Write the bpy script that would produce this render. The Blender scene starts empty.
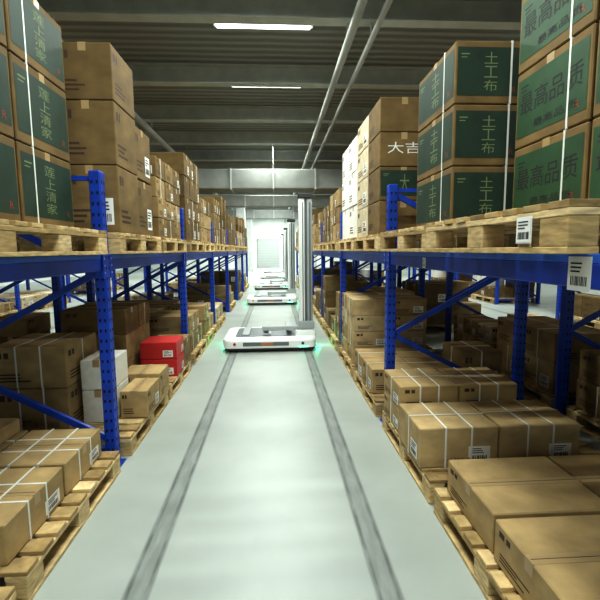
import bpy, math, random
from mathutils import Vector, Matrix
random.seed(7)
scene = bpy.context.scene
COL = scene.collection
H = 1.6
XL, XR = -1.2, 1.0
BAY = 2.72
BT = 1.58      # beam top
PH = 0.16      # pallet height
DEPTH = 1.3
GAP = .36
PW = 1.34      # pallet depth (across the rack)

# ------------------------------------------------------------------ materials
MATS = {}
def new_mat(name):
    m = bpy.data.materials.new(name); m.use_nodes = True
    nt = m.node_tree; b = nt.nodes['Principled BSDF']
    MATS[name] = m
    return m, nt, b

def simple(name, col, rough=0.6, metal=0.0, noise=0.0, nscale=20, emit=None, estr=0, bump=0.0, spec=0.5):
    m, nt, b = new_mat(name)
    b.inputs['Base Color'].default_value = (*col, 1)
    b.inputs['Roughness'].default_value = rough
    b.inputs['Metallic'].default_value = metal
    b.inputs['Specular IOR Level'].default_value = spec
    if noise > 0 or bump > 0:
        tc = nt.nodes.new('ShaderNodeTexCoord')
        n = nt.nodes.new('ShaderNodeTexNoise'); n.inputs['Scale'].default_value = nscale
        n.inputs['Detail'].default_value = 5
        nt.links.new(tc.outputs['Object'], n.inputs['Vector'])
        if noise > 0:
            r = nt.nodes.new('ShaderNodeValToRGB')
            r.color_ramp.elements[0].position = 0.3; r.color_ramp.elements[1].position = 0.7
            r.color_ramp.elements[0].color = (*[c*(1-noise) for c in col], 1)
            r.color_ramp.elements[1].color = (*[min(1, c*(1+noise*0.5)) for c in col], 1)
            nt.links.new(n.outputs['Fac'], r.inputs['Fac'])
            nt.links.new(r.outputs['Color'], b.inputs['Base Color'])
        if bump > 0:
            bp = nt.nodes.new('ShaderNodeBump'); bp.inputs['Strength'].default_value = bump
            bp.inputs['Distance'].default_value = 0.01
            nt.links.new(n.outputs['Fac'], bp.inputs['Height'])
            nt.links.new(bp.outputs['Normal'], b.inputs['Normal'])
    if emit:
        b.inputs['Emission Color'].default_value = (*emit, 1)
        b.inputs['Emission Strength'].default_value = estr
    return m

def tinted(name, stops, rough, scale_vec, nstr=0.25, bump=0.15):
    m, nt, b = new_mat(name)
    at = nt.nodes.new('ShaderNodeAttribute'); at.attribute_name = 'tint'
    r = nt.nodes.new('ShaderNodeValToRGB')
    els = r.color_ramp.elements
    while len(els) < len(stops): els.new(0.5)
    for e, (p, c) in zip(els, stops):
        e.position = p; e.color = (*c, 1)
    nt.links.new(at.outputs['Fac'], r.inputs['Fac'])
    tc = nt.nodes.new('ShaderNodeTexCoord'); mp = nt.nodes.new('ShaderNodeMapping')
    mp.inputs['Scale'].default_value = scale_vec
    nt.links.new(tc.outputs['Object'], mp.inputs['Vector'])
    n = nt.nodes.new('ShaderNodeTexNoise'); n.inputs['Scale'].default_value = 1; n.inputs['Detail'].default_value = 6
    nt.links.new(mp.outputs['Vector'], n.inputs['Vector'])
    mr = nt.nodes.new('ShaderNodeMapRange')
    mr.inputs['From Min'].default_value = 0.3; mr.inputs['From Max'].default_value = 0.7
    mr.inputs['To Min'].default_value = 1-nstr; mr.inputs['To Max'].default_value = 1+nstr*0.3
    nt.links.new(n.outputs['Fac'], mr.inputs['Value'])
    mx = nt.nodes.new('ShaderNodeMix'); mx.data_type = 'RGBA'; mx.blend_type = 'MULTIPLY'
    mx.inputs[0].default_value = 1
    nt.links.new(r.outputs['Color'], mx.inputs[6])
    nt.links.new(mr.outputs['Result'], mx.inputs[7])
    nt.links.new(mx.outputs[2], b.inputs['Base Color'])
    b.inputs['Roughness'].default_value = rough
    b.inputs['Specular IOR Level'].default_value = 0.3
    bp = nt.nodes.new('ShaderNodeBump'); bp.inputs['Strength'].default_value = bump; bp.inputs['Distance'].default_value = 0.005
    nt.links.new(n.outputs['Fac'], bp.inputs['Height']); nt.links.new(bp.outputs['Normal'], b.inputs['Normal'])
    return m

tinted('card', [(0, (.085, .054, .020)), (.4, (.21, .138, .054)), (.75, (.50, .36, .175)), (1, (.78, .72, .56))], .75, (6, 6, 9), .30)
tinted('wood', [(0, (.28, .19, .08)), (.5, (.58, .42, .20)), (1, (.84, .66, .38))], .8, (14, 14, 60), .4, .4)
simple('tape', (.40, .29, .15), .3)
simple('strap', (.75, .77, .74), .4)
simple('label', (.82, .83, .80), .5)
simple('ink', (.02, .02, .02), .7)
simple('inkbrown', (.06, .032, .014), .7)
simple('green', (.010, .036, .018), .6, noise=.3, nscale=8)
simple('greenprint', (.17, .22, .10), .6)
simple('greenlight', (.025, .080, .030), .6, noise=.2, nscale=8)
simple('cwhite', (.78, .77, .70), .6, noise=.08)
simple('red', (.55, .03, .03), .5, noise=.1)
simple('reddim', (.25, .04, .02), .6)
simple('blue', (.005, .055, .44), .42, noise=.3, nscale=6)
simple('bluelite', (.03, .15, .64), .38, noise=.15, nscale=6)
simple('hole', (.003, .006, .02), .9)
simple('bolt', (.5, .5, .5), .35, .9)
simple('robot_white', (.86, .89, .87), .35)
simple('robot_grey', (.17, .19, .20), .4, .3)
simple('robot_black', (.03, .032, .035), .45)
simple('robot_rail', (.40, .43, .43), .45, .1)
simple('orange', (.45, .20, .09), .5)
simple('green_led', (.1, .8, .4), .4, emit=(.12, 1, .5), estr=6)
simple('rubber', (.02, .02, .02), .8)
simple('duct', (.21, .22, .205), .75, 0, noise=.2, nscale=3)
simple('steel', (.37, .39, .355), .65, 0, noise=.15, nscale=4)
simple('pipe', (.28, .29, .27), .6, 0)
simple('wall', (.80, .84, .81), .8, noise=.06, nscale=2)
simple('lamp', (.9, .9, .9), .4, emit=(.93, 1, .98), estr=6)
simple('door', (.45, .48, .47), .5, .3)
simple('concrete', (.45, .47, .45), .85, noise=.15, nscale=3, bump=.2)

# ceiling deck
m, nt, b = new_mat('deck')
tc = nt.nodes.new('ShaderNodeTexCoord'); w = nt.nodes.new('ShaderNodeTexWave')
w.bands_direction = 'Y'; w.inputs['Scale'].default_value = 1.6; w.inputs['Distortion'].default_value = 0
nt.links.new(tc.outputs['Object'], w.inputs['Vector'])
r = nt.nodes.new('ShaderNodeValToRGB'); r.color_ramp.elements[0].color = (.12, .13, .115, 1); r.color_ramp.elements[1].color = (.24, .25, .23, 1)
nt.links.new(w.outputs['Fac'], r.inputs['Fac']); nt.links.new(r.outputs['Color'], b.inputs['Base Color'])
bp = nt.nodes.new('ShaderNodeBump'); bp.inputs['Distance'].default_value = .05; bp.inputs['Strength'].default_value = .8
nt.links.new(w.outputs['Fac'], bp.inputs['Height']); nt.links.new(bp.outputs['Normal'], b.inputs['Normal'])
b.inputs['Roughness'].default_value = .7

# floor : grey epoxy with scuffs and rubbed tyre tracks
m, nt, b = new_mat('floor')
N = nt.nodes.new; L = nt.links.new
tc = N('ShaderNodeTexCoord'); sx = N('ShaderNodeSeparateXYZ'); L(tc.outputs['Object'], sx.inputs[0])
n1 = N('ShaderNodeTexNoise'); n1.inputs['Scale'].default_value = 1.2; n1.inputs['Detail'].default_value = 8; L(tc.outputs['Object'], n1.inputs['Vector'])
r1 = N('ShaderNodeValToRGB'); r1.color_ramp.elements[0].position = .3; r1.color_ramp.elements[1].position = .7
r1.color_ramp.elements[0].color = (.345, .378, .352, 1); r1.color_ramp.elements[1].color = (.44, .475, .445, 1)
L(n1.outputs['Fac'], r1.inputs['Fac'])
n2 = N('ShaderNodeTexNoise'); n2.inputs['Scale'].default_value = 30; n2.inputs['Detail'].default_value = 4
mp = N('ShaderNodeMapping'); mp.inputs['Scale'].default_value = (1, .15, 1); L(tc.outputs['Object'], mp.inputs[0]); L(mp.outputs[0], n2.inputs['Vector'])
def math_(op, a, bb=None, c=None):
    q = N('ShaderNodeMath'); q.operation = op
    for i, v in enumerate((a, bb, c)):
        if v is None: continue
        if isinstance(v, (int, float)): q.inputs[i].default_value = v
        else: L(v, q.inputs[i])
    return q.outputs[0]
def band(x, c, hw, soft):
    d = math_('ABSOLUTE', math_('SUBTRACT', x, c))
    mr = N('ShaderNodeMapRange'); mr.inputs['From Min'].default_value = hw-soft; mr.inputs['From Max'].default_value = hw+soft
    mr.inputs['To Min'].default_value = 1; mr.inputs['To Max'].default_value = 0
    L(d, mr.inputs['Value']); return mr.outputs[0]
X = sx.outputs['X']
tot = None
for c in (-.67, .51, -5.9, -4.7, 4.5, 5.7):
    for bb, wgt in ((band(X, c, .055, .012), .42), (band(X, c-.05, .012, .008), .42), (band(X, c+.05, .012, .008), .42)):
        v = math_('MULTIPLY', bb, wgt)
        tot = v if tot is None else math_('ADD', tot, v)
nm = N('ShaderNodeMapRange'); nm.inputs['From Min'].default_value = .3; nm.inputs['From Max'].default_value = .6
nm.inputs['To Min'].default_value = .55; nm.inputs['To Max'].default_value = 1; L(n2.outputs['Fac'], nm.inputs['Value'])
tf = math_('MULTIPLY', tot, nm.outputs[0])
mx = N('ShaderNodeMix'); mx.data_type = 'RGBA'; L(tf, mx.inputs[0]); L(r1.outputs['Color'], mx.inputs[6]); mx.inputs[7].default_value = (.045, .05, .045, 1)
L(mx.outputs[2], b.inputs['Base Color'])
b.inputs['Roughness'].default_value = .4

# ------------------------------------------------------------------ mesh builder
class MB:
    def __init__(s):
        s.v = []; s.f = []; s.m = []; s.t = []; s.slots = []
    def slot(s, name):
        if name not in s.slots: s.slots.append(name)
        return s.slots.index(name)
    def face(s, idx, mat, t=.5):
        s.f.append(idx); s.m.append(s.slot(mat)); s.t.append(t)
    def poly(s, pts, mat, t=.5):
        n = len(s.v); s.v += [tuple(p) for p in pts]; s.face(list(range(n, n+len(pts))), mat, t)
    def box(s, x0, x1, y0, y1, z0, z1, mat, t=.5, ch=0.0, M=None):
        if x1 < x0: x0, x1 = x1, x0
        if y1 < y0: y0, y1 = y1, y0
        n = len(s.v)
        lo = (x0, y0, z0); hi = (x1, y1, z1)
        if ch <= 0:
            P = [(a, bb, c) for a in (x0, x1) for bb in (y0, y1) for c in (z0, z1)]
            if M: P = [tuple(M @ Vector(p)) for p in P]
            s.v += P
            for q in ((0, 1, 3, 2), (4, 6, 7, 5), (0, 4, 5, 1), (2, 3, 7, 6), (0, 2, 6, 4), (1, 5, 7, 3)):
                s.face([n+i for i in q], mat, t)
            return
        idx = {}
        P = []
        for i in (0, 1):
            for j in (0, 1):
                for k in (0, 1):
                    sg = (i, j, k)
                    for ax in range(3):
                        p = []
                        for a in range(3):
                            full = hi[a] if sg[a] else lo[a]
                            if a != ax: full += -ch if sg[a] else ch
                            p.append(full)
                        idx[(i, j, k, ax)] = n+len(P); P.append(tuple(p))
        if M: P = [tuple(M @ Vector(p)) for p in P]
        s.v += P
        cyc = [(0, 0), (1, 0), (1, 1), (0, 1)]
        for ax in range(3):
            a1, a2 = (ax+1) % 3, (ax+2) % 3
            for sd in (0, 1):
                q = []
                for u, w_ in cyc:
                    sg = [0, 0, 0]; sg[ax] = sd; sg[a1] = u; sg[a2] = w_
                    q.append(idx[(*sg, ax)])
                s.face(q if sd else q[::-1], mat, t)
            for u in (0, 1):
                for w_ in (0, 1):
                    A = [0, 0, 0]; B = [0, 0, 0]; A[a1] = B[a1] = u; A[a2] = B[a2] = w_; A[ax] = 0; B[ax] = 1
                    q = [idx[(*A, a1)], idx[(*B, a1)], idx[(*B, a2)], idx[(*A, a2)]]
                    s.face(q if (u != w_) else q[::-1], mat, t)
        for i in (0, 1):
            for j in (0, 1):
                for k in (0, 1):
                    q = [idx[(i, j, k, a)] for a in range(3)]
                    s.face(q if (i+j+k) % 2 else q[::-1], mat, t)
    def bar(s, p, q, w, d, mat, ch=0):
        p = Vector(p); q = Vector(q); z = (q-p); ln = z.length; z.normalize()
        up = Vector((0, 1, 0)) if abs(z.y) < .9 else Vector((0, 0, 1))
        x = up.cross(z).normalized(); y = z.cross(x)
        M = Matrix((( x.x, y.x, z.x, p.x), (x.y, y.y, z.y, p.y), (x.z, y.z, z.z, p.z), (0, 0, 0, 1)))
        s.box(-w/2, w/2, -d/2, d/2, 0, ln, mat, .5, ch, M)
    def cyl(s, p, q, r, mat, n=14):
        p = Vector(p); q = Vector(q); z = (q-p).normalized()
        up = Vector((0, 0, 1)) if abs(z.z) < .9 else Vector((1, 0, 0))
        x = up.cross(z).normalized(); y = z.cross(x)
        b0 = len(s.v)
        for c in (p, q):
            for i in range(n):
                a = 2*math.pi*i/n
                s.v.append(tuple(c+x*math.cos(a)*r+y*math.sin(a)*r))
        for i in range(n):
            j = (i+1) % n
            s.face([b0+i, b0+j, b0+n+j, b0+n+i], mat)
        s.face([b0+i for i in range(n)][::-1], mat); s.face([b0+n+i for i in range(n)], mat)
    def rprism(s, cx, cy, w, d, r, z0, z1, mat, ch=.0, topmat=None, n=6):
        def ring(ins, z):
            R = max(r-ins, .002); out = []
            for (sx_, sy_, a0) in ((1, 1, 0), (-1, 1, 90), (-1, -1, 180), (1, -1, 270)):
                ox = cx+sx_*(w/2-ins-R); oy = cy+sy_*(d/2-ins-R)
                for i in range(n+1):
                    a = math.radians(a0+90*i/n)
                    out.append((ox+R*math.cos(a), oy+R*math.sin(a), z))
            return out
        rings = [ring(0, z0), ring(0, z1-ch)]
        if ch > 0: rings += [ring(ch*.3, z1-ch*.3), ring(ch, z1)]
        b0 = len(s.v); k = len(rings[0])
        for rg in rings: s.v += rg
        for a in range(len(rings)-1):
            for i in range(k):
                j = (i+1) % k
                s.face([b0+a*k+i, b0+a*k+j, b0+(a+1)*k+j, b0+(a+1)*k+i], mat)
        s.face([b0+i for i in range(k)][::-1], mat)
        e = b0+(len(rings)-1)*k
        s.face([e+i for i in range(k)], topmat or mat)
    def mesh(s, name):
        me = bpy.data.meshes.new(name)
        me.from_pydata(s.v, [], s.f)
        for sl in s.slots: me.materials.append(MATS[sl])
        me.polygons.foreach_set('material_index', s.m)
        a = me.attributes.new('tint', 'FLOAT', 'FACE'); a.data.foreach_set('value', s.t)
        me.update()
        return me

def put(name, me, loc=(0, 0, 0), rz=0):
    o = bpy.data.objects.new(name, me); o.location = loc; o.rotation_euler = (0, 0, rz)
    COL.objects.link(o); return o

# ---- text cache
TXT = {}
def text_geo(sx_):
    if sx_ in TXT: return TXT[sx_]
    cu = bpy.data.curves.new('t', 'FONT'); cu.body = sx_; cu.resolution_u = 2
    o = bpy.data.objects.new('t', cu); COL.objects.link(o)
    dg = bpy.context.evaluated_depsgraph_get(); dg.update()
    me = bpy.data.meshes.new_from_object(o.evaluated_get(dg))
    vs = [(v.co.x, v.co.y) for v in me.vertices]; fs = [list(p.vertices) for p in me.polygons]
    bpy.data.objects.remove(o); bpy.data.curves.remove(cu); bpy.data.meshes.remove(me)
    if vs:
        x0 = min(v[0] for v in vs); x1 = max(v[0] for v in vs); y0 = min(v[1] for v in vs); y1 = max(v[1] for v in vs)
        vs = [((v[0]-x0)/max(x1-x0, 1e-6), (v[1]-y0)/max(y1-y0, 1e-6)) for v in vs]
    TXT[sx_] = (vs, fs); return TXT[sx_]

class Face:
    def __init__(s, bx, which):
        x0, x1, y0, y1, z0, z1 = bx; h = z1-z0
        if which == '-y': s.O = Vector((x0, y0, z0)); s.U = Vector((x1-x0, 0, 0)); s.N = Vector((0, -1, 0))
        if which == '+y': s.O = Vector((x1, y1, z0)); s.U = Vector((x0-x1, 0, 0)); s.N = Vector((0, 1, 0))
        if which == '+x': s.O = Vector((x1, y0, z0)); s.U = Vector((0, y1-y0, 0)); s.N = Vector((1, 0, 0))
        if which == '-x': s.O = Vector((x0, y1, z0)); s.U = Vector((0, y0-y1, 0)); s.N = Vector((-1, 0, 0))
        s.V = Vector((0, 0, h))
        if which == 'top': s.O = Vector((x0, y0, z1)); s.U = Vector((x1-x0, 0, 0)); s.V = Vector((0, y1-y0, 0)); s.N = Vector((0, 0, 1))
    def p(s, u, v, n=.001): return s.O+s.U*u+s.V*v+s.N*n
    def rect(s, mb, u0, u1, v0, v1, mat, n=.001, t=.5):
        mb.poly([s.p(u0, v0, n), s.p(u1, v0, n), s.p(u1, v1, n), s.p(u0, v1, n)], mat, t)
    def text(s, mb, body, u0, u1, v0, v1, mat, n=.0022):
        vs, fs = text_geo(body); b0 = len(mb.v)
        for (a, c) in vs: mb.v.append(tuple(s.p(u0+(u1-u0)*a, v0+(v1-v0)*c, n)))
        for f in fs: mb.face([b0+i for i in f], mat)
    def vtext(s, mb, body, uc, hw, v0, v1, mat, n=.0022):
        k = len(body); st = (v1-v0)/k
        for i, ch_ in enumerate(body):
            s.text(mb, ch_, uc-hw, uc+hw, v1-(i+.92)*st, v1-(i+.08)*st, mat, n)
    def lab(s, mb, u0, u1, v0, v1):
        s.rect(mb, u0, u1, v0, v1, 'label', .0012)
        w_ = u1-u0; h = v1-v0
        x = u0+.12*w_
        while x < u1-.14*w_:
            bw = random.choice((.02, .035, .05))*w_
            s.rect(mb, x, x+bw, v0+.12*h, v0+.42*h, 'ink', .002); x += bw+random.choice((.02, .04))*w_
        for q in (.55, .68, .81): s.rect(mb, u0+.1*w_, u0+random.uniform(.5, .9)*w_, v0+q*h, v0+(q+.055)*h, 'ink', .002)

def carton(mb, x0, x1, y0, y1, z0, z1, t=.6, body='card', tape='x', straps=(0, 0), labels=(), marks=(), green=(), gtext='莲上清家', gmat='greenprint', pmat='green', horiz=False, big=None, small=None):
    if x1 < x0: x0, x1 = x1, x0
    bx = (x0, x1, y0, y1, z0, z1)
    mb.box(*bx, body, t, .006)
    cx, cy = (x0+x1)/2, (y0+y1)/2
    e = .0012
    if tape == 'x':
        mb.box(x0-e, x1+e, cy-.028, cy+.028, z1-.06, z1+e, 'tape')
        mb.box(x0+.006, x1-.006, cy-.0015, cy+.0015, z1, z1+.0018, 'inkbrown')
    elif tape == 'y':
        mb.box(cx-.028, cx+.028, y0-e, y1+e, z1-.06, z1+e, 'tape')
        mb.box(cx-.0015, cx+.0015, y0+.006, y1-.006, z1, z1+.0018, 'inkbrown')
    s_ = .0025
    nx, ny = straps
    for i in range(nx):   # bands in XZ plane
        fr = (i+1)/(nx+1)
        if green: fr = .26
        yy = y0+(y1-y0)*fr+random.uniform(-.01, .01)
        mb.box(x0-s_, x1+s_, yy-.006, yy+.006, z0, z1+s_, 'strap')
    for i in range(ny):
        fr = (i+1)/(ny+1)
        if green: fr = .8
        xx = x0+(x1-x0)*fr+random.uniform(-.01, .01)
        mb.box(xx-.006, xx+.006, y0-s_, y1+s_, z0, z1+s_+.001, 'strap')
    for f in green:
        F = Face(bx, f); F.rect(mb, .03, .97, .13, .90, pmat, .0014)
        if horiz: F.text(mb, gtext, .08, .92, .42, .70, gmat); F.text(mb, gtext, .30, .86, .20, .30, gmat)
        else: F.vtext(mb, gtext, .52, .10, .18, .84, gmat)
        F.rect(mb, .08, .20, .78, .80, gmat, .002); F.rect(mb, .08, .17, .73, .745, gmat, .002)
        F.text(mb, 'R', .84, .90, .18, .27, 'reddim')
    for f in labels:
        F = Face(bx, f); F.lab(mb, .62, .90, .12, .52)
    for f in marks:
        F = Face(bx, f)
        F.rect(mb, .08, .16, .72, .86, 'inkbrown'); F.rect(mb, .19, .25, .72, .86, 'inkbrown')
        for q in (.16, .24, .32): F.rect(mb, .1, random.uniform(.35, .55), q, q+.035, 'inkbrown')
    if big:
        for f, body_, mat in big: Face(bx, f).text(mb, body_, .16, .84, .38, .72, mat)
    if small:
        for f, body_ in small: Face(bx, f).text(mb, body_, .30, .86, .12, .24, 'inkbrown')

def single(name, x0, x1, y0, y1, z0, z1, **k):
    if x1 < x0: x0, x1 = x1, x0
    mb = MB(); cx, cy = (x0+x1)/2, (y0+y1)/2
    carton(mb, x0-cx, x1-cx, y0-cy, y1-cy, 0, z1-z0, **k)
    return put(name, mb.mesh(name), (cx, cy, z0))

# ------------------------------------------------------------------ pallets
def pallet_mesh(seed):
    R = random.Random(seed); mb = MB(); W = PW; D = 1.2
    for i in range(9):          # deck boards running across (x)
        y = -D/2+(D-.10)*i/8
        mb.box(-W/2+R.uniform(0, .008), W/2-R.uniform(0, .008), y, y+.10, PH-.022+R.uniform(-.0015, 0), PH, 'wood', R.uniform(.1, 1), .002)
    for x in (-W/2+.005, -.05, W/2-.105):
        mb.box(x, x+.10, -D/2, D/2, PH-.046, PH-.0235, 'wood', R.uniform(.2, 1), .002)
        mb.box(x, x+.10, -D/2, D/2, 0, .022, 'wood', R.uniform(.2, .9), .002)
        for y in (-D/2+.002, -.07, D/2-.142):
            mb.box(x+.002, x+.098, y, y+.14, .022, PH-.046, 'wood', R.uniform(.1, .9), .003)
            for k in (.035, .105):
                mb.cyl((x+.05, y+k, PH), (x+.05, y+k, PH+.0006), .004, 'bolt', 6)
    return mb.mesh('wooden_pallet')
PAL = [pallet_mesh(s) for s in range(5)]
def pallet(x, y, z):
    return put('wooden_pallet', random.choice(PAL), (x, y, z), random.choice((0, math.pi)))

# ------------------------------------------------------------------ stacks
def stack_mesh(seed, nx, ny, hb, layers, t, body='card', w=1.24, d=1.12, drop=0, white=0, mix=0):
    R = random.Random(seed); mb = MB()
    bw, bd = w/nx, d/ny
    gone = set()
    for k in range(layers):
        lt = R.uniform(-mix, mix)
        for i in range(nx):
            for j in range(ny):
                if (i, j) in gone: continue
                if k >= layers-2 and k > 0 and R.random() < drop: gone.add((i, j)); continue
                jx, jy = R.uniform(-.008, .008), R.uniform(-.008, .008)
                x0 = -w/2+i*bw+.011+jx; y0 = -d/2+j*bd+.011+jy
                z0 = k*(hb+.004)
                tt = min(1, max(0, t+lt+R.uniform(-.14, .14)))
                edge_x = '-x' if i == 0 else ('+x' if i == nx-1 else None)
                lb = []; mk = []
                for f in ([edge_x] if edge_x else [])+(['-y'] if j == 0 else [])+(['+y'] if j == ny-1 else []):
                    if R.random() < .35: lb.append(f)
                    if R.random() < .8: mk.append(f)
                carton(mb, x0, x0+bw-.022, y0, y0+bd-.022, z0, z0+hb, t=tt, body='cwhite' if R.random() < white else body,
                       tape='x' if seed % 2 else 'y', labels=lb, marks=mk, straps=(1, 0) if R.random() < .3 else (0, 0))
    return mb.mesh('cardboard_box_stack')
UP = [stack_mesh(1, 2, 3, .30, 3, .40, drop=.15), stack_mesh(2, 3, 2, .24, 4, .5, drop=.25, mix=.2), stack_mesh(3, 2, 2, .40, 2, .30),
      stack_mesh(4, 3, 3, .27, 3, .6, drop=.2, white=.15), stack_mesh(5, 2, 3, .36, 3, .25, drop=.1), stack_mesh(6, 2, 2, .33, 2, .45, drop=.3),
      stack_mesh(8, 2, 2, .44, 2, .35)]
LO = [stack_mesh(11, 2, 3, .25, 2, .55, drop=.3), stack_mesh(12, 3, 2, .22, 3, .45, drop=.4, mix=.2), stack_mesh(13, 2, 2, .38, 2, .2, drop=.3),
      stack_mesh(14, 3, 3, .2, 1, .65), stack_mesh(15, 2, 2, .30, 3, .35, drop=.4, white=.15), stack_mesh(16, 3, 2, .27, 1, .85)]

# ------------------------------------------------------------------ racks
def rack(x_face, dirn, y0, nb, phase):
    mb = MB()
    def xb(a, b_): return (x_face+dirn*a, x_face+dirn*b_)
    TOP = 2.16
    for k in range(nb+1):
        y = y0+k*BAY
        for (a, c, fr) in ((0, .08, True), (DEPTH-.08, DEPTH, False)):
            xa, xc = sorted(xb(a, c))
            mb.box(xa, xc, y-.045, y+.045, .006, TOP, 'blue', .5, .008)
            mb.box(xa-.03, xc+.03, y-.07, y+.07, 0, .006, 'blue')
            mb.cyl((xa-.015, y+.058, .006), (xa-.015, y+.058, .018), .01, 'bolt', 6)
            if k < 5:
                z = .12
                xf = xa-.0012 if dirn > 0 else xc+.0012
                while z < TOP-.05:
                    for yy in (-.022, .022):
                        mb.poly([(xf, y+yy-.006, z), (xf, y+yy+.006, z), (xf, y+yy+.009, z+.022), (xf, y+yy-.009, z+.022)][::(1 if dirn < 0 else -1)], 'hole')
                    for xm in ((xa+xc)/2-.018, (xa+xc)/2+.018):
                        mb.poly([(xm-.006, y-.0462, z), (xm+.006, y-.0462, z), (xm+.008, y-.0462, z+.022), (xm-.008, y-.0462, z+.022)], 'hole')
                    z += .075
        A = .06; B = DEPTH-.06
        pts = [.2, .83, 1.46, 2.08]
        mb.bar((xb(A, A)[0], y, .12), (xb(B, B)[0], y, .12), .03, .035, 'blue')
        mb.bar((xb(A, A)[0], y, 2.11), (xb(B, B)[0], y, 2.11), .03, .035, 'blue')
        for i in range(3):
            s0 = (i+phase) % 2
            a, c = (A, B) if s0 == 0 else (B, A)
            mb.bar((xb(a, a)[0], y, pts[i]), (xb(c, c)[0], y, pts[i+1]), .045, .03, 'blue')
    for k in range(nb):
        ya = y0+k*BAY+.047; yb = y0+(k+1)*BAY-.047
        for front in (True, False):
            a, c = (.012, .062) if front else (DEPTH-.062, DEPTH-.012)
            x0, x1 = sorted(xb(a, c))
            mb.box(x0, x1, ya, yb, BT-.115, BT-.03, 'blue', .5, .005)
            xs, xe = sorted(xb(a, c))
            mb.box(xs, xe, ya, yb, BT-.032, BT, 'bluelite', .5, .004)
            xo = sorted(xb(-.004, .06)) if front else sorted(xb(DEPTH-.06, DEPTH+.004))
            for yy in (ya, yb-.035):
                mb.box(xo[0], xo[1], yy, yy+.035, BT-.17, BT+.0, 'blue', .5, .004)
                xf = xo[0]-.001 if dirn > 0 else xo[1]+.001
                if front:
                    for zz in (.03, .08, .13): mb.cyl((xf+.002*dirn, yy+.018, BT-zz), (xf-.004*dirn, yy+.018, BT-zz), .007, 'bolt', 8)
    cx = x_face+dirn*DEPTH/2; cy = y0+nb*BAY/2
    mb.v = [(a-cx, b_-cy, c) for a, b_, c in mb.v]
    return put('pallet_rack', mb.mesh('pallet_rack'), (cx, cy, 0))

YL0 = 3.2-BAY; YR0 = 3.83-BAY; NB = 7
rack(XL, -1, YL0, NB, 0); rack(XR, 1, YR0, NB, 1)
rack(XL-2*DEPTH-GAP, 1, YL0, NB, 1); rack(XR+2*DEPTH+GAP, -1, YR0, NB, 0)
rack(-6.5, -1, YL0, NB, 0); rack(6.3, 1, YR0, NB, 1)

def bay_slots(y0, k):
    s = y0+k*BAY
    return [(s+.12+.6), (s+1.4+.6)]
DK = BT+PH+.001
DL = PH+.001
def fill(xc, y0, skip_low=(), skip_up=(), shift=None, plow=.8):
    for k in range(NB):
        for j, yc in enumerate(bay_slots(y0, k)):
            idx = 2*k+j
            pallet(xc+((shift or {}).get(idx, 0)), yc, BT+.0005)
            if idx not in skip_up:
                put('cardboard_box_stack', random.choice(UP), (xc, yc, DK+.001), random.choice((0, math.pi)))
            if idx not in skip_low and random.random() < plow:
                pallet(xc, yc, 0)
                put('cardboard_box_stack', random.choice(LO), (xc, yc, DL+.001), random.choice((0, math.pi)))
            elif idx in skip_low:
                pallet(xc, yc, 0)
CL = XL+.06-PW/2; CR = XR-.06+PW/2
fill(CL, YL0, skip_low=(0, 1, 2, 3, 4), skip_up=(1, 2, 3, 4))
fill(CR, YR0, skip_low=(0, 1, 2, 3, 4), skip_up=(0, 1, 2, 3, 4, 5), shift={0: -.09, 1: -.04})
CL2 = XL-DEPTH-GAP-DEPTH/2; CR2 = XR+DEPTH+GAP+DEPTH/2
fill(CL2-.02, YL0, plow=.4); fill(CR2+.02, YR0, skip_low=(1, 2, 3), plow=.7)
fill(-6.5-DEPTH/2, YL0, plow=.7); fill(6.3+DEPTH/2, YR0, plow=.7)

CB = 'cardboard_box'
# ---------------- upper left
z = DK+.001
for k, h in enumerate((.44, .44, .40)):
    z0 = z+k*.445
    single(CB, -1.34, -1.84, 2.44, 3.04, z0, z0+h, t=.3, green=('+x', '-y'), straps=(1, 1), gtext='莲上清家')
    single(CB, -1.34, -1.84, 1.83, 2.42, z0, z0+h, t=.32, green=('+x', '-y'), straps=(1, 1), gtext='莲上清家')
for k, h in enumerate((.50, .46, .40)):
    z0 = z+sum((.50, .46, .40)[:k])+.005*k
    single(CB, -1.17, -1.58, 3.42, 3.92, z0, z0+h, t=.42-.06*k, labels=('-y',) if k == 0 else (), marks=('-y', '+x'), tape='y')
    single(CB, -1.60, -2.05, 3.42, 3.92, z0, z0+h, t=.25, marks=('-y',), tape='y')
    if k < 2: single(CB, -1.20, -1.62, 3.95, 4.45, z0, z0+h*.98, t=.35, marks=('-y', '+x'), labels=('+x',))
def stk(seed, xc, yc, z_, nx, ny, hb, layers, t, **k):
    put('cardboard_box_stack', stack_mesh(seed, nx, ny, hb, layers, t, **k), (xc, yc, z_))
yl = [c for k in range(NB) for c in bay_slots(YL0, k)]
yr = [c for k in range(NB) for c in bay_slots(YR0, k)]
stk(21, CL, yl[3], z, 3, 3, .205, 4, .45, mix=.12)
stk(23, CL, yl[4], z, 2, 3, .29, 4, .28)
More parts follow.
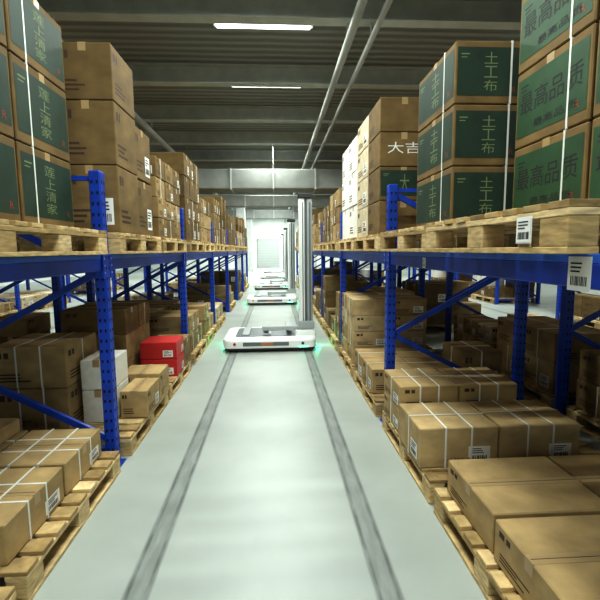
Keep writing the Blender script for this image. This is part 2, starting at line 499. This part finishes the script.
# ---------------- upper right
for k in range(3):
    z0 = z+k*.385
    single(CB, 1.31, 1.86, 1.80, 2.36, z0, z0+.38, t=.42, green=('-x', '-y'), pmat='greenlight', gtext='最高品质', gmat='ink', horiz=True, straps=(1, 0))
    single(CB, 1.31, 1.86, 1.22, 1.78, z0, z0+.38, t=.42, green=('-x', '-y'), pmat='greenlight', gtext='最高品质', gmat='ink', horiz=True, straps=(1, 0))
for k in range(3):
    z0 = z+k*.365
    single(CB, 1.10, 1.52, 2.68, 3.35, z0, z0+.36, t=.38, green=('-x', '-y'), gtext='土工布', straps=(1, 1))
    single(CB, 1.54, 2.0, 2.68, 3.35, z0, z0+.36, t=.28, green=('-y',), gtext='土工布', straps=(1, 1))
for k in range(4):
    z0 = z+k*.305
    single(CB, .97, 1.42, 4.02, 4.50, z0, z0+.30, t=(.4, .3, .4, .35)[k], big=(('-y', '大吉', 'label'),) if k == 2 else None, marks=('-x',), green=('-y',) if k == 1 else (), gtext='大', tape='y')
    single(CB, 1.44, 1.98, 4.02, 4.50, z0, z0+.30, t=.3, marks=('-y',))
    single(CB, .97, 1.42, 4.54, 5.08, z0, z0+.30, t=.9, marks=('-x',), labels=('-x',), tape='y')
stk(25, CR, yr[3], z, 2, 2, .40, 3, .5, body='cwhite')
stk(26, CR, yr[4], z, 2, 3, .26, 3, .6)
stk(27, CR, yr[5], z, 3, 3, .22, 3, .35)

# ---------------- lower left
zl = DL+.001
single(CB, -1.25, -1.72, 2.50, 3.02, zl, zl+.20, t=.74, straps=(2, 2), labels=('+x', '-y'), tape='x')
single(CB, -1.74, -2.22, 2.50, 3.02, zl, zl+.20, t=.68, straps=(2, 2), tape='x')
single(CB, -1.25, -1.72, 1.92, 2.47, zl, zl+.20, t=.72, straps=(2, 2), labels=('+x',), tape='x')
single(CB, -1.74, -2.22, 1.92, 2.47, zl, zl+.20, t=.68, straps=(2, 2), tape='x')
single(CB, -1.78, -2.20, 2.62, 3.0, zl+.205, zl+.30, t=.76, tape='y')
single(CB, -1.66, -2.24, 3.45, 4.05, zl, zl+.36, t=.58, straps=(1, 2), marks=('-y', '+x'), small=(('-y', '精密仪器小心轻放'),))
single(CB, -1.66, -2.24, 3.45, 4.05, zl+.365, zl+.70, t=.68, straps=(1, 2), marks=('-y', '+x'))
single('white_cardboard_box', -1.37, -1.63, 3.62, 4.0, zl, zl+.28, t=.5, body='cwhite', labels=('-y',), tape='y')
single('white_cardboard_box', -1.37, -1.63, 3.62, 4.0, zl+.285, zl+.54, t=.5, body='cwhite', labels=('-y',), tape='y')
single(CB, -1.12, -1.35, 3.70, 4.1, zl, zl+.24, t=.7, marks=('-y', '+x'), labels=('+x',), tape='y')
single(CB, -1.12, -1.50, 4.13, 4.48, zl, zl+.27, t=.74, marks=('-y', '+x'), tape='y')
single('red_cardboard_box', -1.14, -1.55, 4.95, 5.35, zl, zl+.20, t=.5, body='red', labels=('-y', '+x'), tape=None)
single('red_cardboard_box', -1.14, -1.55, 4.95, 5.35, zl+.205, zl+.40, t=.5, body='red', labels=('-y', '+x'), tape=None)
stk(31, -1.95, 5.15, zl, 1, 2, .27, 3, .5, w=.7, d=.9)
single(CB, -1.14, -1.55, 5.38, 5.75, zl, zl+.34, t=.5, marks=('-y', '+x'))
stk(33, CL, yl[4], zl, 2, 3, .26, 2, .6, drop=.2)
# ---------------- lower right
stk(41, CR, yr[0], zl, 2, 2, .20, 1, .6)
for a, bb in ((.93, 1.46), (1.47, 2.02)):
    single(CB, a, bb, 2.66, 3.14, zl, zl+.27, t=.76, straps=(1, 2), labels=('-y', '-x'), small=(('-y', '小心轻放请勿倒置'),), tape='x')
for k in (0, 1):
    for a, bb in ((.95, 1.41), (1.42, 1.88)):
        single(CB, a, bb, 3.18, 3.68, zl+k*.195, zl+.19+k*.195, t=.72, straps=(1, 2), marks=('-y', '-x'), labels=('-x',), tape='x')
for a, bb in ((.95, 1.37), (1.38, 1.81)):
    single(CB, a, bb, 4.15, 4.6, zl, zl+.25, t=.7, marks=('-y', '-x'), labels=('-x',), straps=(1, 0))
    single(CB, a, bb, 4.62, 5.08, zl, zl+.25, t=.7, marks=('-y', '-x'), labels=('-x',), straps=(1, 0))
single(CB, 1.84, 2.25, 4.1, 4.6, zl, zl+.42, t=.5, marks=('-y',), straps=(1, 1), labels=('-y',))
stk(43, 1.45, yr[3], zl, 2, 2, .20, 4, .74, w=.96, d=1.0)
stk(44, CR, yr[4], zl, 2, 3, .25, 3, .6, drop=.3)
# back-to-back row behind the right rack
stk(45, CR2+.02, yr[1], zl, 3, 2, .26, 2, .55, drop=.2)
stk(46, CR2+.02, yr[2], zl, 2, 2, .30, 2, .66, drop=.2)
stk(47, CR2+.02, yr[3], zl, 3, 3, .22, 2, .72, drop=.2)

def sign(name, x, y0, y1, z0, z1):
    mb = MB(); F = Face((0, .002, -(y1-y0)/2, (y1-y0)/2, 0, z1-z0), '-x')
    mb.box(0, .002, -(y1-y0)/2, (y1-y0)/2, 0, z1-z0, 'label'); F.lab(mb, .05, .95, .05, .95)
    put(name, mb.mesh(name), (x, (y0+y1)/2, z0))
sign('barcode_label', XR+.0095, 1.33, 1.44, BT-.125, BT-.01)
sign('barcode_label', XR+.0095, 2.86, 2.92, BT-.11, BT-.04)
sign('barcode_label', CR-.09-PW/2-.0025, 1.40, 1.49, BT+.035, BT+.125)

# ------------------------------------------------------------------ robots
def robot_mesh():
    mb = MB(); W = 1.49; D = 1.15
    mb.rprism(0, D/2, W-.06, D-.06, .10, .03, .09, 'robot_black')
    mb.rprism(0, D/2, W, D, .14, .07, .21, 'robot_white', .035)
    mb.rprism(-.06, D/2+.04, W-.50, D-.38, .06, .205, .218, 'robot_grey', .004)
    for x in (-.45, -.10): mb.box(x, x+.12, .27, D-.2, .218, .245, 'robot_rail', .5, .005)
    mb.box(-.42, .30, -.004, .01, .105, .165, 'robot_grey', .5, .003)
    mb.box(-.14, .06, -.010, .0, .11, .16, 'orange', .5, .003)
    mb.cyl((-.55, -.012, .14), (-.55, .02, .14), .022, 'red'); mb.cyl((.52, -.012, .14), (.52, .02, .14), .022, 'robot_black')
    for s_ in (-1, 1): mb.box(s_*(W/2-.002), s_*(W/2+.005), .16, D-.16, .085, .10, 'green_led')
    mb.box(.46, .6, -.005, .01, .08, .09, 'green_led')
    for x in (-.6, .6):
        for y in (.2, D-.2): mb.cyl((x-.03, y, .055), (x+.03, y, .055), .055, 'rubber')
    mx = .49
    mb.rprism(mx+.09, .45, .34, .42, .05, .20, .30, 'robot_white', .02)
    mb.box(mx, mx+.095, .34, .48, .28, 2.42, 'robot_white', .5, .012)
    mb.box(mx+.055, mx+.07, .334, .342, .34, 2.36, 'robot_grey')
    mb.box(mx+.135, mx+.22, .34, .48, .28, 2.42, 'robot_rail', .5, .012)
    mb.box(mx+.163, mx+.192, .334, .342, .34, 2.36, 'robot_grey')
    mb.box(mx+.095, mx+.135, .40, .44, .28, 2.40, 'robot_grey')
    mb.box(mx-.01, mx+.23, .32, .50, 2.42, 2.50, 'robot_black', .5, .012)
    for zz in (.6, 1.3, 2.0): mb.box(mx-.003, mx+.223, .482, .50, zz, zz+.05, 'robot_grey')
    mb.box(mx-.02, mx+.24, .30, .333, .31, .44, 'robot_rail', .5, .006)
    for x in (mx-.22, mx-.60): mb.box(x, x+.09, .34, .95, .30, .325, 'robot_rail', .5, .004)
    mb.box(mx-.62, mx-.002, .30, .345, .29, .36, 'robot_rail', .5, .005)
    return mb.mesh('warehouse_robot')
RM = robot_mesh()
for n_, y in enumerate((6.7, 12.6, 17.6, 24.5, 31)):
    ro = put('warehouse_robot', RM, (-.095, y, 0))
    if n_ < 3:      # green indicator lamps shining on the floor beside / behind the chassis
        for lx, ly in ((.80, .45), (-.80, .75), (.30, 1.25), (-.35, 1.25)):
            l = bpy.data.lights.new('indicator_lamp', 'POINT'); l.energy = 1.3; l.color = (.10, 1, .5); l.shadow_soft_size = .02
            o = bpy.data.objects.new('indicator_lamp', l); o.parent = ro; o.location = (lx, ly, .10); COL.objects.link(o)

# ------------------------------------------------------------------ room shell
def slab(name, x0, x1, y0, y1, z0, z1, mat):
    mb = MB(); mb.box(x0, x1, y0, y1, z0, z1, mat); return put(name, mb.mesh(name))
RX, RY0, RY1, CH = 13, -4, 40, 4.7
slab('floor', -RX, RX, RY0, RY1, -.1, 0, 'floor')
slab('ceiling', -RX, RX, RY0, RY1, CH, CH+.1, 'deck')
slab('wall_left', -RX-.1, -RX, RY0, RY1, 0, CH, 'wall'); slab('wall_right', RX, RX+.1, RY0, RY1, 0, CH, 'wall')
slab('wall_back', -RX, RX, RY1, RY1+.1, 0, CH, 'wall'); slab('wall_front', -RX, RX, RY0-.1, RY0, 0, CH, 'wall')
mb = MB()
mb.box(-1.1, 1.1, -.06, 0, 0, 2.5, 'door', .5, .01); mb.box(-1.2, -1.1, -.08, 0, 0, 2.6, 'steel'); mb.box(1.1, 1.2, -.08, 0, 0, 2.6, 'steel'); mb.box(-1.2, 1.2, -.08, 0, 2.5, 2.6, 'steel')
for i in range(10): mb.box(-1.09, 1.09, -.066, -.06, .1+i*.24, .12+i*.24, 'steel')
put('door_1', mb.mesh('door_1'), (-.4, RY1-.001, 0))

BY = []
y = 1.5
while y < RY1-1:
    mb = MB()
    mb.box(-RX+.05, RX-.05, -.09, .09, -.02, 0, 'steel'); mb.box(-RX+.05, RX-.05, -.012, .012, -.28, -.02, 'steel'); mb.box(-RX+.05, RX-.05, -.09, .09, -.30, -.28, 'steel')
    put('ceiling_beam', mb.mesh('ceiling_beam'), (0, y, CH)); BY.append(y); y += 2.1
def duct(y, z, w, h):
    mb = MB(); mb.box(-9, 9, -w/2, w/2, 0, h, 'duct', .5, .02)
    x = -8.4
    while x < 9:
        mb.box(x-.02, x+.02, -w/2-.025, w/2+.025, -.025, h+.025, 'steel')
        if int(x) % 2 == 0:
            for s_ in (-1, 1): mb.cyl((x, s_*(w/2+.015), h), (x, s_*(w/2+.015), CH-z), .008, 'pipe', 6)
        x += 1.2
    put('ceiling_duct', mb.mesh('ceiling_duct'), (0, y, z))
duct(13.1, 3.34, .9, .55); duct(19.0, 3.45, .6, .45); duct(27, 3.5, .6, .5)
for (x, z_, r) in ((.95, 4.15, .05), (1.25, 4.2, .035), (-2.6, 4.15, .06), (3.3, 4.15, .06)):
    mb = MB(); mb.cyl((0, RY0+.1, 0), (0, RY1-.1, 0), r, 'pipe')
    yy = 1.5
    while yy < RY1-1: mb.cyl((0, yy, 0), (0, yy, CH-.3-z_), .008, 'steel', 6); yy += 4.2
    put('ceiling_pipe', mb.mesh('ceiling_pipe'), (x, 0, z_))
for x, y in ((-1.9, 25.5), (2.2, 25.5), (-1.9, 33), (2.2, 33)):
    mb = MB(); mb.box(-.25, .25, -.25, .25, 0, CH, 'concrete', .5, .02); put('concrete_column', mb.mesh('concrete_column'), (x, y, 0))

# lamps: mounted crosswise between the ceiling beams
LZ = 4.52
mb = MB()
mb.box(-.66, .66, -.07, .07, .03, .08, 'robot_white', .5, .01); mb.box(-.62, .62, -.055, .055, .012, .031, 'lamp')
for s_ in (-.5, .5): mb.cyl((s_, 0, .08), (s_, 0, CH-LZ), .005, 'steel', 6)
LM = mb.mesh('linear_ceiling_lamp')
def lamp(x, y, E):
    put('linear_ceiling_lamp', LM, (x, y, LZ))
    l = bpy.data.lights.new('lamp_tube', 'AREA'); l.shape = 'RECTANGLE'; l.size = 1.24; l.size_y = .12; l.energy = E; l.color = (.93, 1, .95)
    o = bpy.data.objects.new('lamp_tube', l); o.location = (x, y, LZ+.005); COL.objects.link(o)
lamp(-.1, -1.2, 150)
for i, by in enumerate(BY):
    if by < 38:
        lamp(-.1, by+.42, 92 if by < 8 else (110 if by < 22 else 175))
    if i % 2 == 0:
        lamp(-5.3, by+.42, 210); lamp(5.1, by+.42, 210)
    if i % 4 == 2:
        lamp(-10.2, by+.42, 120); lamp(10.2, by+.42, 120)

wd = bpy.data.worlds.new('World'); scene.world = wd; wd.use_nodes = True
wd.node_tree.nodes['Background'].inputs[0].default_value = (.6, .65, .65, 1); wd.node_tree.nodes['Background'].inputs[1].default_value = .3

# ------------------------------------------------------------------ camera
cam = bpy.data.cameras.new('camera'); co = bpy.data.objects.new('camera', cam); COL.objects.link(co)
cam.sensor_width = 36; cam.lens = 26; cam.clip_start = .05
yaw = math.radians(-3.3); pitch = math.radians(-6.6); roll = math.radians(-.5)
co.matrix_world = Matrix.Translation((0, 0, H)) @ Matrix.Rotation(yaw, 4, 'Z') @ Matrix.Rotation(math.radians(90)+pitch, 4, 'X') @ Matrix.Rotation(roll, 4, 'Z')
scene.camera = co
scene.view_settings.view_transform = 'Standard'
scene.view_settings.gamma = .8
